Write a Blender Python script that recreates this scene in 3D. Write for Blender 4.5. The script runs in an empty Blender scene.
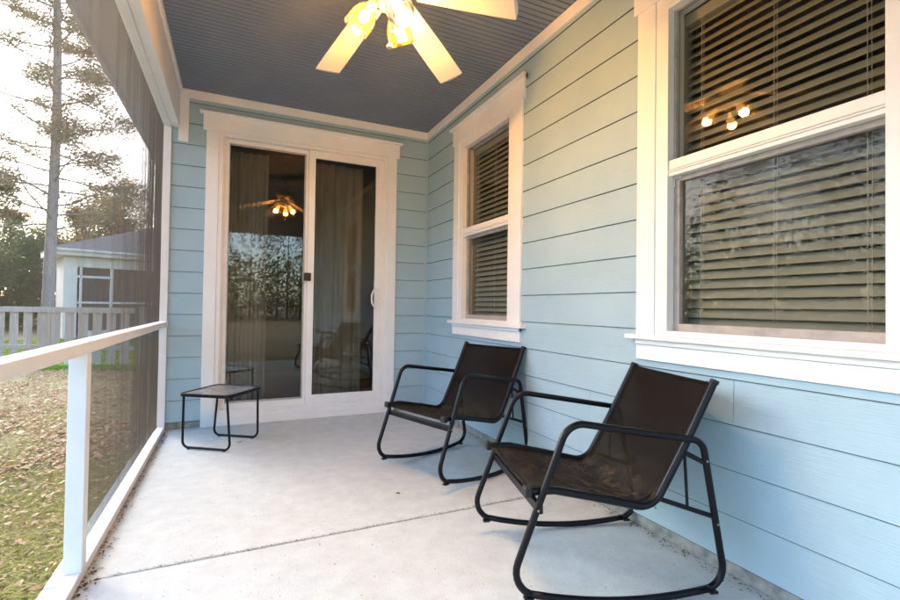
import bpy, bmesh, math, random
from mathutils import Vector, Matrix
R_ = math.radians
random.seed(7)
scene = bpy.context.scene
col = scene.collection

# ------------------------------------------------------------------ helpers
class MB:
    def __init__(s): s.v=[]; s.f=[]; s.sm=[]
    def add(s, vs, fs, smooth=False):
        o=len(s.v); s.v+= [tuple(p) for p in vs]; s.f+=[tuple(i+o for i in f) for f in fs]; s.sm+=[smooth]*len(fs)
        return s
    def box(s, x0,x1,y0,y1,z0,z1, M=None):
        vs=[Vector((x,y,z)) for x in (x0,x1) for y in (y0,y1) for z in (z0,z1)]
        if M is not None: vs=[M@p for p in vs]
        return s.add(vs,[(0,1,3,2),(4,6,7,5),(0,4,5,1),(2,3,7,6),(0,2,6,4),(1,5,7,3)])
    def prism(s, poly, a, b, f):
        """poly: list of 2D points, f(p,t)->3D, extruded t=a..b"""
        n=len(poly)
        vs=[f(p,a) for p in poly]+[f(p,b) for p in poly]
        fs=[tuple(range(n))[::-1], tuple(range(n,2*n))]+[(i,(i+1)%n,n+(i+1)%n,n+i) for i in range(n)]
        return s.add(vs,fs)
    def tube(s, pts, r, n=10, closed=False, caps=True):
        pts=[Vector(p) for p in pts]; N=len(pts)
        rr = r if isinstance(r,(list,tuple)) else [r]*N
        T=[]
        for i in range(N):
            if closed: t=pts[(i+1)%N]-pts[i-1]
            elif i==0: t=pts[1]-pts[0]
            elif i==N-1: t=pts[-1]-pts[-2]
            else: t=(pts[i+1]-pts[i]).normalized()+(pts[i]-pts[i-1]).normalized()
            T.append(t.normalized())
        up=Vector((0,0,1)) if abs(T[0].z)<.9 else Vector((1,0,0))
        u=T[0].cross(up).normalized(); vs=[]
        for i in range(N):
            u=(u-T[i]*u.dot(T[i])).normalized(); w=T[i].cross(u)
            for k in range(n):
                a=2*math.pi*k/n; vs.append(pts[i]+(u*math.cos(a)+w*math.sin(a))*rr[i])
        fs=[]
        for i in range(N if closed else N-1):
            j=(i+1)%N
            for k in range(n): fs.append((i*n+k,i*n+(k+1)%n,j*n+(k+1)%n,j*n+k))
        s.add(vs,fs,True)
        if caps and not closed:
            s.add(vs[:n],[tuple(range(n))[::-1]]); s.add(vs[-n:],[tuple(range(n))])
        return s
    def lathe(s, prof, n=24, M=None, a0=0, smooth=True, flute=None):
        vs=[]
        for i,(r,z) in enumerate(prof):
            for k in range(n):
                a=a0+2*math.pi*k/n; q=r
                if flute: q=r*(1+flute(i/(len(prof)-1),a))
                p=Vector((q*math.cos(a),q*math.sin(a),z)); vs.append(M@p if M is not None else p)
        fs=[(i*n+k,i*n+(k+1)%n,(i+1)*n+(k+1)%n,(i+1)*n+k) for i in range(len(prof)-1) for k in range(n)]
        return s.add(vs,fs,smooth)
    def build(s, name, m, parent=None, bevel=0, loc=None, **props):
        me=bpy.data.meshes.new(name); me.from_pydata(s.v,[],s.f)
        me.polygons.foreach_set('use_smooth', s.sm); me.materials.append(m); me.update()
        o=bpy.data.objects.new(name,me); col.objects.link(o)
        if parent is not None: o.parent=parent
        if loc: o.location=loc
        if bevel:
            b=o.modifiers.new('bevel','BEVEL'); b.width=bevel; b.segments=2; b.limit_method='ANGLE'
        for k,v in props.items(): o[k]=v
        return o
def empty(name, loc=(0,0,0), rz=0, **props):
    o=bpy.data.objects.new(name,None); col.objects.link(o); o.location=loc; o.rotation_euler=(0,0,rz)
    o.empty_display_size=.1
    for k,v in props.items(): o[k]=v
    return o
def copy_tree(o, parent=None):
    kids=[c for c in bpy.data.objects if c.parent==o]
    c=o.copy(); col.objects.link(c)
    if parent is not None: c.parent=parent
    for k in kids: copy_tree(k,c)
    return c
def fillet(pts, rad, closed=True, seg=7):
    """2D polygon corners rounded; rad list, 0 = sharp"""
    out=[]; N=len(pts)
    for i,p in enumerate(pts):
        r=rad[i]
        if r<=0: out.append(tuple(p)); continue
        a=Vector(pts[i-1])-Vector(p); b=Vector(pts[(i+1)%N])-Vector(p); P=Vector(p)
        a.normalize(); b.normalize()
        th=a.angle(b); d=r/math.tan(th/2); c=P+(a+b).normalized()*(r/math.sin(th/2))
        s=P+a*d-c; e=P+b*d-c; ang=s.angle_signed(e)
        for k in range(seg+1):
            t=-ang*k/seg
            out.append((c.x+s.x*math.cos(t)-s.y*math.sin(t), c.y+s.x*math.sin(t)+s.y*math.cos(t)))
    return out

# ------------------------------------------------------------------ materials
def mat(name, c, rough=.6, c2=None, nscale=6, nstretch=(1,1,1), detail=6, bump=0, bscale=None, bstretch=None, metal=0, spec=.5, contrast=(.35,.65),
        speck=None, transl=0, coat=0):
    m=bpy.data.materials.new(name); m.use_nodes=True; nt=m.node_tree; n=nt.nodes; l=nt.links
    b=n['Principled BSDF']; b.inputs['Roughness'].default_value=rough; b.inputs['Metallic'].default_value=metal
    b.inputs['Specular IOR Level'].default_value=spec; b.inputs['Coat Weight'].default_value=coat
    b.inputs['Base Color'].default_value=(*c,1)
    tc=n.new('ShaderNodeTexCoord')
    def noise(scale,st,det=detail,rough_=.6):
        mp=n.new('ShaderNodeMapping'); mp.inputs['Scale'].default_value=st; l.new(tc.outputs['Object'],mp.inputs[0])
        t=n.new('ShaderNodeTexNoise'); t.inputs['Scale'].default_value=scale; t.inputs['Detail'].default_value=det; t.inputs['Roughness'].default_value=rough_
        l.new(mp.outputs[0],t.inputs[0]); return t
    cout=None
    if c2:
        t=noise(nscale,nstretch); r=n.new('ShaderNodeValToRGB'); r.color_ramp.elements[0].position=contrast[0]; r.color_ramp.elements[1].position=contrast[1]
        r.color_ramp.elements[0].color=(*c,1); r.color_ramp.elements[1].color=(*c2,1); l.new(t.outputs[0],r.inputs[0]); cout=r.outputs[0]
    if speck:
        sc,colr,lo,hi=speck
        t=noise(sc,(1,1,1),2); r=n.new('ShaderNodeValToRGB'); r.color_ramp.elements[0].position=lo; r.color_ramp.elements[1].position=hi
        r.color_ramp.elements[0].color=(0,0,0,1); r.color_ramp.elements[1].color=(1,1,1,1); l.new(t.outputs[0],r.inputs[0])
        mx=n.new('ShaderNodeMix'); mx.data_type='RGBA'; l.new(r.outputs[0],mx.inputs[0])
        if cout: l.new(cout,mx.inputs[6])
        else: mx.inputs[6].default_value=(*c,1)
        mx.inputs[7].default_value=(*colr,1); cout=mx.outputs[2]
    if cout: l.new(cout,b.inputs['Base Color'])
    if bump:
        t=noise(bscale or 40,bstretch or (1,1,1),8); bp=n.new('ShaderNodeBump'); bp.inputs['Strength'].default_value=bump; bp.inputs['Distance'].default_value=.004
        l.new(t.outputs[0],bp.inputs['Height']); l.new(bp.outputs[0],b.inputs['Normal'])
    if transl:
        tr=n.new('ShaderNodeBsdfTranslucent'); mx=n.new('ShaderNodeMixShader'); mx.inputs[0].default_value=transl
        if cout: l.new(cout,tr.inputs[0])
        else: tr.inputs[0].default_value=(*c,1)
        l.new(b.outputs[0],mx.inputs[1]); l.new(tr.outputs[0],mx.inputs[2]); l.new(mx.outputs[0],n['Material Output'].inputs[0])
    return m
def island_mat(name, cols, rough=.7, transl=.3, spec=.3):
    m=bpy.data.materials.new(name); m.use_nodes=True; nt=m.node_tree; n=nt.nodes; l=nt.links
    b=n['Principled BSDF']; b.inputs['Roughness'].default_value=rough; b.inputs['Specular IOR Level'].default_value=spec
    g=n.new('ShaderNodeNewGeometry'); r=n.new('ShaderNodeValToRGB'); e=r.color_ramp.elements
    e[0].position=0; e[0].color=(*cols[0],1); e[1].position=1; e[1].color=(*cols[-1],1)
    for i,c in enumerate(cols[1:-1]):
        q=e.new((i+1)/(len(cols)-1)); q.color=(*c,1)
    l.new(g.outputs['Random Per Island'],r.inputs[0]); l.new(r.outputs[0],b.inputs['Base Color'])
    tr=n.new('ShaderNodeBsdfTranslucent'); l.new(r.outputs[0],tr.inputs[0]); mx=n.new('ShaderNodeMixShader'); mx.inputs[0].default_value=transl
    l.new(b.outputs[0],mx.inputs[1]); l.new(tr.outputs[0],mx.inputs[2]); l.new(mx.outputs[0],n['Material Output'].inputs[0])
    return m
def glass_mat(name, tint=(.92,.94,.93), ior=1.52, boost=1.0, wave=0.0):
    m=bpy.data.materials.new(name); m.use_nodes=True; nt=m.node_tree; n=nt.nodes; l=nt.links
    n.remove(n['Principled BSDF'])
    tr=n.new('ShaderNodeBsdfTransparent'); tr.inputs[0].default_value=(*tint,1)
    gl=n.new('ShaderNodeBsdfGlossy'); gl.inputs['Roughness'].default_value=0; gl.inputs[0].default_value=(1,1,1,1)
    fr=n.new('ShaderNodeFresnel'); fr.inputs[0].default_value=ior
    mu=n.new('ShaderNodeMath'); mu.operation='MULTIPLY'; mu.inputs[1].default_value=boost; mu.use_clamp=True; l.new(fr.outputs[0],mu.inputs[0])
    mx=n.new('ShaderNodeMixShader'); l.new(mu.outputs[0],mx.inputs[0]); l.new(tr.outputs[0],mx.inputs[1]); l.new(gl.outputs[0],mx.inputs[2])
    l.new(mx.outputs[0],n['Material Output'].inputs[0])
    if wave:
        tc=n.new('ShaderNodeTexCoord'); t=n.new('ShaderNodeTexNoise'); t.inputs['Scale'].default_value=2.2; t.inputs['Detail'].default_value=0; l.new(tc.outputs['Object'],t.inputs[0])
        bp=n.new('ShaderNodeBump'); bp.inputs['Strength'].default_value=wave; bp.inputs['Distance'].default_value=.01; l.new(t.outputs[0],bp.inputs['Height']); l.new(bp.outputs[0],gl.inputs['Normal'])
    return m
def emis_mat(name,c,s):
    m=bpy.data.materials.new(name); m.use_nodes=True; nt=m.node_tree; n=nt.nodes
    n.remove(n['Principled BSDF']); e=n.new('ShaderNodeEmission'); e.inputs[0].default_value=(*c,1); e.inputs[1].default_value=s
    nt.links.new(e.outputs[0],n['Material Output'].inputs[0]); return m

M={}
M['siding_r']=mat('blue_siding_paint_right',(.315,.465,.550),.55,c2=(.345,.50,.585),nscale=3,bump=.55,bscale=9,bstretch=(1,.8,22),spec=.35)
M['siding_e']=mat('blue_siding_paint_end',(.315,.465,.550),.55,c2=(.345,.50,.585),nscale=3,bump=.55,bscale=9,bstretch=(.8,1,22),spec=.35)
M['trim']=mat('white_trim_paint',(.79,.815,.83),.5,c2=(.74,.765,.775),nscale=5,bump=.15,bscale=60,bstretch=(.3,.3,.3))
M['vinyl']=mat('white_vinyl',(.80,.80,.79),.35,c2=(.76,.76,.75),nscale=8)
M['sashgrey']=mat('grey_weathered_screen_frame',(.30,.29,.28),.6,c2=(.42,.39,.36),nscale=14,nstretch=(1,1,1),bump=.3,bscale=120)
M['ceil']=mat('slate_blue_ceiling_paint',(.165,.210,.27),.5,c2=(.185,.23,.29),nscale=4,bump=.1,bscale=60)
M['concrete']=mat('weathered_concrete',(.46,.495,.49),.85,c2=(.53,.585,.585),nscale=11,detail=14,contrast=(.32,.66),speck=(120,(.16,.15,.13),.66,.72),bump=.5,bscale=160)
M['found']=mat('stained_foundation',(.16,.19,.18),.9,c2=(.34,.35,.33),nscale=18,bump=.8,bscale=50)
M['lap']=mat('painted_lap_shadow',(.035,.055,.065),.9,c2=(.06,.085,.10),nscale=9)  # dark colour standing in for the shadow line under each siding lap
M['dark']=mat('dark_interior',(.045,.04,.035),.9,c2=(.06,.05,.045),nscale=2)
M['roomwall']=mat('interior_wall_paint',(.30,.26,.21),.9,c2=(.33,.29,.24),nscale=2)
M['metal']=mat('black_powder_coated_steel',(.0022,.0027,.005),.34,c2=(.0035,.004,.007),nscale=30,bump=.12,bscale=300,spec=.26,speck=(190,(.03,.03,.03),.76,.82))
M['bolt']=mat('zinc_bolt',(.35,.35,.35),.4,metal=1)
M['plastic']=mat('black_plastic',(.004,.004,.005),.5,c2=(.007,.007,.007),nscale=30)
M['cord']=mat('blind_cord',(.50,.48,.42),.8,c2=(.42,.40,.35),nscale=30)
M['slat']=mat('blind_slat',(.30,.30,.235),.55,c2=(.26,.26,.20),nscale=7,nstretch=(1,.3,1),bump=.05)
M['curtain']=mat('sheer_olive_curtain',(.27,.265,.21),.9,c2=(.35,.34,.275),nscale=30,nstretch=(1,1,.1),transl=.35)
M['fanwhite']=mat('white_fan_enamel',(.52,.515,.49),.4,c2=(.49,.48,.46),nscale=4)
M['bulb']=emis_mat('glowing_bulb',(1.0,.60,.22),3.2)
M['thread']=mat('brown_grey_screen_mesh',(.115,.090,.062),.7,c2=(.08,.062,.044),nscale=3,nstretch=(1,6,1))
M['glass']=glass_mat('door_glass',(.80,.82,.80),boost=1.35,wave=.001)
M['wglass']=glass_mat('window_glass',(.90,.92,.90),boost=.42)
M['fence']=mat('weathered_grey_fence_wood',(.56,.48,.40),.9,c2=(.70,.62,.53),nscale=6,nstretch=(6,6,.6),bump=.5,bscale=20,bstretch=(6,6,.5))
M['nwhite']=mat('white_porch_boards',(.86,.85,.83),.6,c2=(.80,.79,.77),nscale=2)
M['nroof']=mat('grey_shingles',(.30,.26,.22),.9,c2=(.40,.35,.30),nscale=14,nstretch=(1,1,5),bump=.6,bscale=30)
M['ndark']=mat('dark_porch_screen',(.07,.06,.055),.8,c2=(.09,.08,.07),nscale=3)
M['bark']=mat('pine_bark',(.30,.25,.235),.95,c2=(.44,.38,.355),nscale=5,nstretch=(5,5,1),bump=1.0,bscale=8,bstretch=(4,4,1))
M['bark2']=mat('grey_brown_bark',(.13,.10,.08),.95,c2=(.20,.16,.13),nscale=5,nstretch=(4,4,1),bump=.8,bscale=8)
M['needles']=island_mat('pine_needles',[(.15,.15,.08),(.22,.21,.11),(.27,.24,.14),(.30,.24,.16)],transl=.55)
M['young']=island_mat('young_pine_needles',[(.06,.10,.03),(.09,.14,.05),(.12,.16,.06),(.14,.15,.07)],transl=.45)
M['autumn']=island_mat('autumn_leaves',[(.32,.20,.10),(.42,.28,.16),(.38,.30,.15),(.28,.24,.12),(.48,.36,.22)],transl=.5)
M['olive']=island_mat('olive_leaves',[(.09,.10,.04),(.14,.15,.06),(.19,.17,.08),(.12,.10,.06)],transl=.45)
M['grass']=island_mat('grass_blades',[(.26,.28,.07),(.42,.39,.14),(.55,.46,.25),(.34,.35,.10),(.58,.49,.32)],transl=.3)
M['green']=island_mat('fresh_grass',[(.16,.26,.03),(.22,.34,.05),(.28,.40,.08)],transl=.4)
M['leaf']=island_mat('dry_leaves',[(.34,.17,.08),(.54,.33,.17),(.64,.45,.27),(.42,.24,.12),(.72,.56,.37)],transl=.2)
M['bits']=island_mat('leaf_bits',[(.05,.03,.02),(.12,.07,.035),(.20,.11,.05),(.08,.06,.04),(.03,.025,.02)],transl=.1)
# seat fabric : dark brown woven sling with dust where seat meets back
def fabric():
    m=bpy.data.materials.new('brown_woven_sling'); m.use_nodes=True; nt=m.node_tree; n=nt.nodes; l=nt.links
    b=n['Principled BSDF']; b.inputs['Roughness'].default_value=.85; b.inputs['Specular IOR Level'].default_value=.12
    tc=n.new('ShaderNodeTexCoord')
    t=n.new('ShaderNodeTexNoise'); t.inputs['Scale'].default_value=26; t.inputs['Detail'].default_value=12; t.inputs['Roughness'].default_value=.8; l.new(tc.outputs['Object'],t.inputs[0])
    r=n.new('ShaderNodeValToRGB'); e=r.color_ramp.elements; e[0].position=.38; e[0].color=(.0075,.0055,.0045,1); e[1].position=.80; e[1].color=(.034,.026,.018,1)
    q=e.new(.55); q.color=(.0105,.008,.0068,1); l.new(t.outputs[0],r.inputs[0])
    # dust patch (stain with its own shape) low on the seat
    sx=n.new('ShaderNodeSeparateXYZ'); l.new(tc.outputs['Object'],sx.inputs[0])
    mr=n.new('ShaderNodeMapRange'); mr.inputs[1].default_value=.46; mr.inputs[2].default_value=.33; mr.inputs[3].default_value=0; mr.inputs[4].default_value=1; l.new(sx.outputs[2],mr.inputs[0])
    t2=n.new('ShaderNodeTexNoise'); t2.inputs['Scale'].default_value=16; t2.inputs['Detail'].default_value=14; t2.inputs['Roughness'].default_value=.85; l.new(tc.outputs['Object'],t2.inputs[0])
    r2=n.new('ShaderNodeValToRGB'); r2.color_ramp.elements[0].position=.47; r2.color_ramp.elements[1].position=.66; l.new(t2.outputs[0],r2.inputs[0])
    mu=n.new('ShaderNodeMath'); mu.operation='MULTIPLY'; l.new(mr.outputs[0],mu.inputs[0]); l.new(r2.outputs[0],mu.inputs[1])
    mx=n.new('ShaderNodeMix'); mx.data_type='RGBA'; l.new(mu.outputs[0],mx.inputs[0]); l.new(r.outputs[0],mx.inputs[6]); mx.inputs[7].default_value=(.095,.074,.042,1)
    l.new(mx.outputs[2],b.inputs['Base Color'])
    w=n.new('ShaderNodeTexWave'); w.inputs['Scale'].default_value=120; w.bands_direction='X'; l.new(tc.outputs['Object'],w.inputs[0])
    bp=n.new('ShaderNodeBump'); bp.inputs['Strength'].default_value=.3; bp.inputs['Distance'].default_value=.001; l.new(w.outputs[1],bp.inputs['Height']); l.new(bp.outputs[0],b.inputs['Normal'])
    tr=n.new('ShaderNodeBsdfTransparent'); ms=n.new('ShaderNodeMixShader'); ms.inputs[0].default_value=.15
    l.new(b.outputs[0],ms.inputs[1]); l.new(tr.outputs[0],ms.inputs[2]); l.new(ms.outputs[0],n['Material Output'].inputs[0])
    return m
M['fabric']=fabric()
def lampglass():
    m=bpy.data.materials.new('seeded_amber_lamp_glass'); m.use_nodes=True; nt=m.node_tree; n=nt.nodes; l=nt.links
    n.remove(n['Principled BSDF'])
    tr=n.new('ShaderNodeBsdfTransparent'); tr.inputs[0].default_value=(1,.78,.40,1)
    tl=n.new('ShaderNodeBsdfTranslucent'); tl.inputs[0].default_value=(.85,.42,.08,1)
    gl=n.new('ShaderNodeBsdfGlossy'); gl.inputs['Roughness'].default_value=.08
    tc=n.new('ShaderNodeTexCoord'); t=n.new('ShaderNodeTexNoise'); t.inputs['Scale'].default_value=40; t.inputs['Detail'].default_value=3; l.new(tc.outputs['Object'],t.inputs[0])
    r=n.new('ShaderNodeValToRGB'); r.color_ramp.elements[0].position=.4; r.color_ramp.elements[0].color=(.01,.01,.01,1); r.color_ramp.elements[1].position=.7; r.color_ramp.elements[1].color=(.09,.09,.09,1); l.new(t.outputs[0],r.inputs[0])
    a=n.new('ShaderNodeMixShader'); l.new(r.outputs[0],a.inputs[0]); l.new(tr.outputs[0],a.inputs[1]); l.new(tl.outputs[0],a.inputs[2])
    b=n.new('ShaderNodeMixShader'); fr=n.new('ShaderNodeFresnel'); fr.inputs[0].default_value=1.5; l.new(fr.outputs[0],b.inputs[0]); l.new(a.outputs[0],b.inputs[1]); l.new(gl.outputs[0],b.inputs[2])
    l.new(b.outputs[0],n['Material Output'].inputs[0]); return m
M['lampglass']=lampglass()
def tableglass():
    m=mat('dusty_smoked_table_glass',(.16,.145,.13),.22,c2=(.34,.31,.28),nscale=7,contrast=(.35,.7),bump=.05,bscale=30,spec=.7)
    return m
M['tglass']=tableglass()
def groundmat():
    m=bpy.data.materials.new('leafy_lawn'); m.use_nodes=True; nt=m.node_tree; n=nt.nodes; l=nt.links
    b=n['Principled BSDF']; b.inputs['Roughness'].default_value=.95; b.inputs['Specular IOR Level'].default_value=.1
    tc=n.new('ShaderNodeTexCoord')
    def nz(s,d=8):
        t=n.new('ShaderNodeTexNoise'); t.inputs['Scale'].default_value=s; t.inputs['Detail'].default_value=d; t.inputs['Roughness'].default_value=.7; l.new(tc.outputs['Object'],t.inputs[0]); return t
    t1=nz(1.2); r1=n.new('ShaderNodeValToRGB'); e=r1.color_ramp.elements; e[0].position=.42; e[0].color=(.48,.33,.19,1); e[1].position=.60; e[1].color=(.38,.34,.14,1); l.new(t1.outputs[0],r1.inputs[0])
    t2=nz(22); r2=n.new('ShaderNodeValToRGB'); e=r2.color_ramp.elements; e[0].position=.35; e[0].color=(.17,.13,.085,1); e[1].position=.68; e[1].color=(.42,.34,.24,1); l.new(t2.outputs[0],r2.inputs[0])
    mx=n.new('ShaderNodeMix'); mx.data_type='RGBA'; mx.inputs[0].default_value=.5; l.new(r1.outputs[0],mx.inputs[6]); l.new(r2.outputs[0],mx.inputs[7])
    l.new(mx.outputs[2],b.inputs['Base Color'])
    bp=n.new('ShaderNodeBump'); bp.inputs['Strength'].default_value=1; bp.inputs['Distance'].default_value=.03; l.new(t2.outputs[0],bp.inputs['Height']); l.new(bp.outputs[0],b.inputs['Normal'])
    return m
M['ground']=groundmat()

# ------------------------------------------------------------------ layout numbers
EXP=.1778; S0=.2377
ZC=2.83
YN=-4.58   # near end of porch
def gz(x,y):   # lawn height
    d=math.hypot(x+2.4,y+2)
    return -.11-.012*min(d,20)+.015*math.sin(x*1.3)*math.cos(y*.9)

# ------------------------------------------------------------------ ground
def grid(name,m,x0,x1,y0,y1,nx,ny,f,**pr):
    mb=MB(); vs=[(x0+(x1-x0)*i/nx,y0+(y1-y0)*j/ny) for j in range(ny+1) for i in range(nx+1)]
    fs=[(j*(nx+1)+i,j*(nx+1)+i+1,(j+1)*(nx+1)+i+1,(j+1)*(nx+1)+i) for j in range(ny) for i in range(nx)]
    mb.add([(x,y,f(x,y)) for x,y in vs],fs,True); return mb.build(name,m,**pr)
grid('lawn',M['ground'],-150,150,-150,150,150,150,gz,kind='structure')

# porch slab: two pours with a tooled joint
mb=MB(); YJ=-2.29
def slab(y0,y1): 
    prof=[(y0,-.35),(y1,-.35),(y1,-.006),(y1-.004,-.001),(y1-.02,0),(y0+.02,0),(y0+.004,-.001),(y0,-.006)]
    mb.prism(prof,-2.395,.0,lambda p,t:(t,p[0],p[1]))
slab(YN-.1,YJ-.002); slab(YJ+.002,-.0)
mb.build('porch_floor',M['concrete'],kind='structure')

# ------------------------------------------------------------------ house
house=empty('house',(0,0,0),label='pale blue lap-sided house wall enclosing the covered porch, with sliding glass door and two windows',category='house')
EH=-.007 # proud offset helper
doorO=(-1.94,-.43,0,2.515)        # opening in end wall (x0,x1,z0,z1)
W=[(-.79,-1.66),(-2.882,-3.79)]   # casing inner edges (y far, y near)
ZW0,ZW1=.875,2.48
def laps(mb,u0,u1,openings,f):  # thin dark strips below the planks, painting in the lap shadows
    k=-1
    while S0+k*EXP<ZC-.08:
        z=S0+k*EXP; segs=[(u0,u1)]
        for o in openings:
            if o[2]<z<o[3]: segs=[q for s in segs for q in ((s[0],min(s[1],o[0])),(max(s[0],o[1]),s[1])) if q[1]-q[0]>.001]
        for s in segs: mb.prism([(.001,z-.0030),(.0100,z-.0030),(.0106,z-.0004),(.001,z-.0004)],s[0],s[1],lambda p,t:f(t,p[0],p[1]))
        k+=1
def siding(mb, u0,u1, openings, seams, f, k0=-1, ztop=ZC):
    """f(u, out, z) -> 3D"""
    k=k0
    while True:
        zb=S0+k*EXP; zt=min(zb+EXP,ztop)
        if zb>=ztop-.005: break
        def prof(z): return .0115-.006*(z-zb)/EXP
        cuts=sorted({zb,zt-.0035,*[z for o in openings for z in (o[2],o[3]) if zb<z<zt-.0035]})
        for a,b in zip(cuts[:-1],cuts[1:]):
            segs=[(u0,u1)]
            for o in openings:
                if o[2]<(a+b)/2<o[3]:
                    segs=[q for s in segs for q in ((s[0],min(s[1],o[0])),(max(s[0],o[1]),s[1])) if q[1]-q[0]>.001]
            for sm,ks in seams:
                if ks==k: segs=[q for s in segs for q in (((s[0],sm-.001),(sm+.001,s[1])) if s[0]<sm<s[1] else (s,))]
            for s in segs:
                poly=[(0,a),(prof(a),a),(prof(b),b),(0,b)]
                mb.prism(poly,s[0],s[1],lambda p,t:f(t,p[0],p[1]))
        k+=1
opR=[(w[1]-.05,w[0]+.05,ZW0-.03,ZW1+.06) for w in W]
mb=MB(); siding(mb,YN,-.022,opR,[(-3.251,2),(-2.44,1)],lambda u,o,z:(-o,u,z))
sr=mb.build('siding_wall',M['siding_r'],house)
mb=MB(); siding(mb,-2.345,-.022,[(doorO[0],doorO[1],-.1,doorO[3])],[],lambda u,o,z:(u,-o,z))
se=mb.build('siding_wall',M['siding_e'],house)
mb=MB(); laps(mb,YN,-.022,opR,lambda u,o,z:(-o,u,z)); mb.build('lap_shadow_strip',M['lap'],sr)
mb=MB(); laps(mb,-2.345,-.022,[(doorO[0],doorO[1],-.1,doorO[3])],lambda u,o,z:(u,-o,z)); mb.build('lap_shadow_strip',M['lap'],se)
mb=MB().box(-.022,-.0,-.022,-.0,.05,ZC-.075); mb.build('corner_strip',M['siding_e'],house,bevel=.002)
def wallbox(mb,u0,u1,ops,f,t0,t1,z0=-.4,z1=3.0):
    us=sorted({u0,u1,*[o[0] for o in ops],*[o[1] for o in ops]})
    for a,b in zip(us[:-1],us[1:]):
        o=[q for q in ops if q[0]<(a+b)/2<q[1]]
        for (za,zb) in ([(z0,z1)] if not o else [(z0,o[0][2]),(o[0][3],z1)]):
            if zb>za: mb.prism([(a,za),(b,za),(b,zb),(a,zb)],t0,t1,lambda p,t:f(p[0],t,p[1]))
mb=MB(); wallbox(mb,YN,.0,opR,lambda u,t,z:(t,u,z),.001,.14,.06)
wallbox(mb,-2.345,.14,[(doorO[0],doorO[1],.0,doorO[3])],lambda u,t,z:(u,t,z),.001,.14,.06)
mb.build('wall_framing',M['dark'],house)
mb=MB().box(.004,.14,YN,.0,-.4,.0595); mb.box(-2.345,-1.97,.004,.14,-.4,.0595); mb.box(-.40,.0,.004,.14,-.4,.0595)
mb.build('foundation',M['found'],house)
# rest of house body: outer walls and interior shells (dark rooms)
mb=MB()
mb.box(.14,6,-9,-8.85,-.4,3.0); mb.box(5.85,6,-9,6,-.4,3.0); mb.box(-2.35,6,5.85,6,-.4,3.0); mb.box(0,.14,-9,YN,-.4,3.0)
mb.box(-2.345,-2.2,.14,6,-.4,2.95); mb.build('outer_wall',M['siding_e'],house)
mb=MB()
mb.box(2.6,2.7,-8.8,5.8,0,2.9); mb.box(.15,2.6,-8.8,5.8,-.05,.0); mb.box(-2.2,.15,.15,5.8,-.05,-.0); mb.box(-2.2,2.6,3.2,3.3,0,2.9); mb.box(.145,2.6,-.35,-.25,0,2.9)
mb.build('interior_wall',M['roomwall'],house)
# roof
mb=MB().box(-2.66,6.4,-9.3,6.3,2.98,3.1)
mb.build('roof_deck',M['nroof'],house)
mb=MB().box(-2.66,-2.335,YN-.3,6.3,2.76,2.78).box(-2.68,-2.655,YN-.3,6.3,2.72,2.98)
mb.build('soffit',M['trim'],house)
# beadboard ceiling (grooved boards running across the porch)
mb=MB(); y=0.0; P=.0445
mb.box(-2.4,.05,YN-.3,.05,ZC+.0101,ZC+.02)
while y>YN-.3:
    a,b=y-.004,y-P+.004
    mb.prism([(a,ZC+.010),(a-.0015,ZC+.0005),(a-.010,ZC),(b+.008,ZC),(b+.0015,ZC+.0005),(b,ZC+.010)],-2.24,.0,lambda p,t:(t,p[0],p[1]))
    # half-round bead beside the groove
    mb.tube([(-2.24,b-.0035,ZC+.0085),(0,b-.0035,ZC+.0085)],.0022,6)
    y-=P
mb.build('beadboard_ceiling',M['ceil'],house)
# ceiling trims
mb=MB().box(-2.165,-.0,-.022,-.0,2.757,ZC-.001); mb.box(-.022,-.0,YN,-.0225,2.757,ZC-.001)
mb.build('ceiling_trim',M['trim'],house,bevel=.002)
MB().box(-2.238,-2.163,-.024,-.0,2.385,ZC-.0015).build('trim_board',M['trim'],house,bevel=.002)
# beam over the screen wall
mb=MB().prism([(-2.333,2.49),(-2.290,2.49),(-2.287,2.498),(-2.282,2.498),(-2.279,2.49),(-2.228,2.49),(-2.228,2.79),(-2.214,2.80),(-2.210,2.829),(-2.333,2.829)],YN-.3,-.0245,lambda p,t:(p[0],t,p[1]))
mb.build('porch_beam',M['trim'],house)

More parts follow.
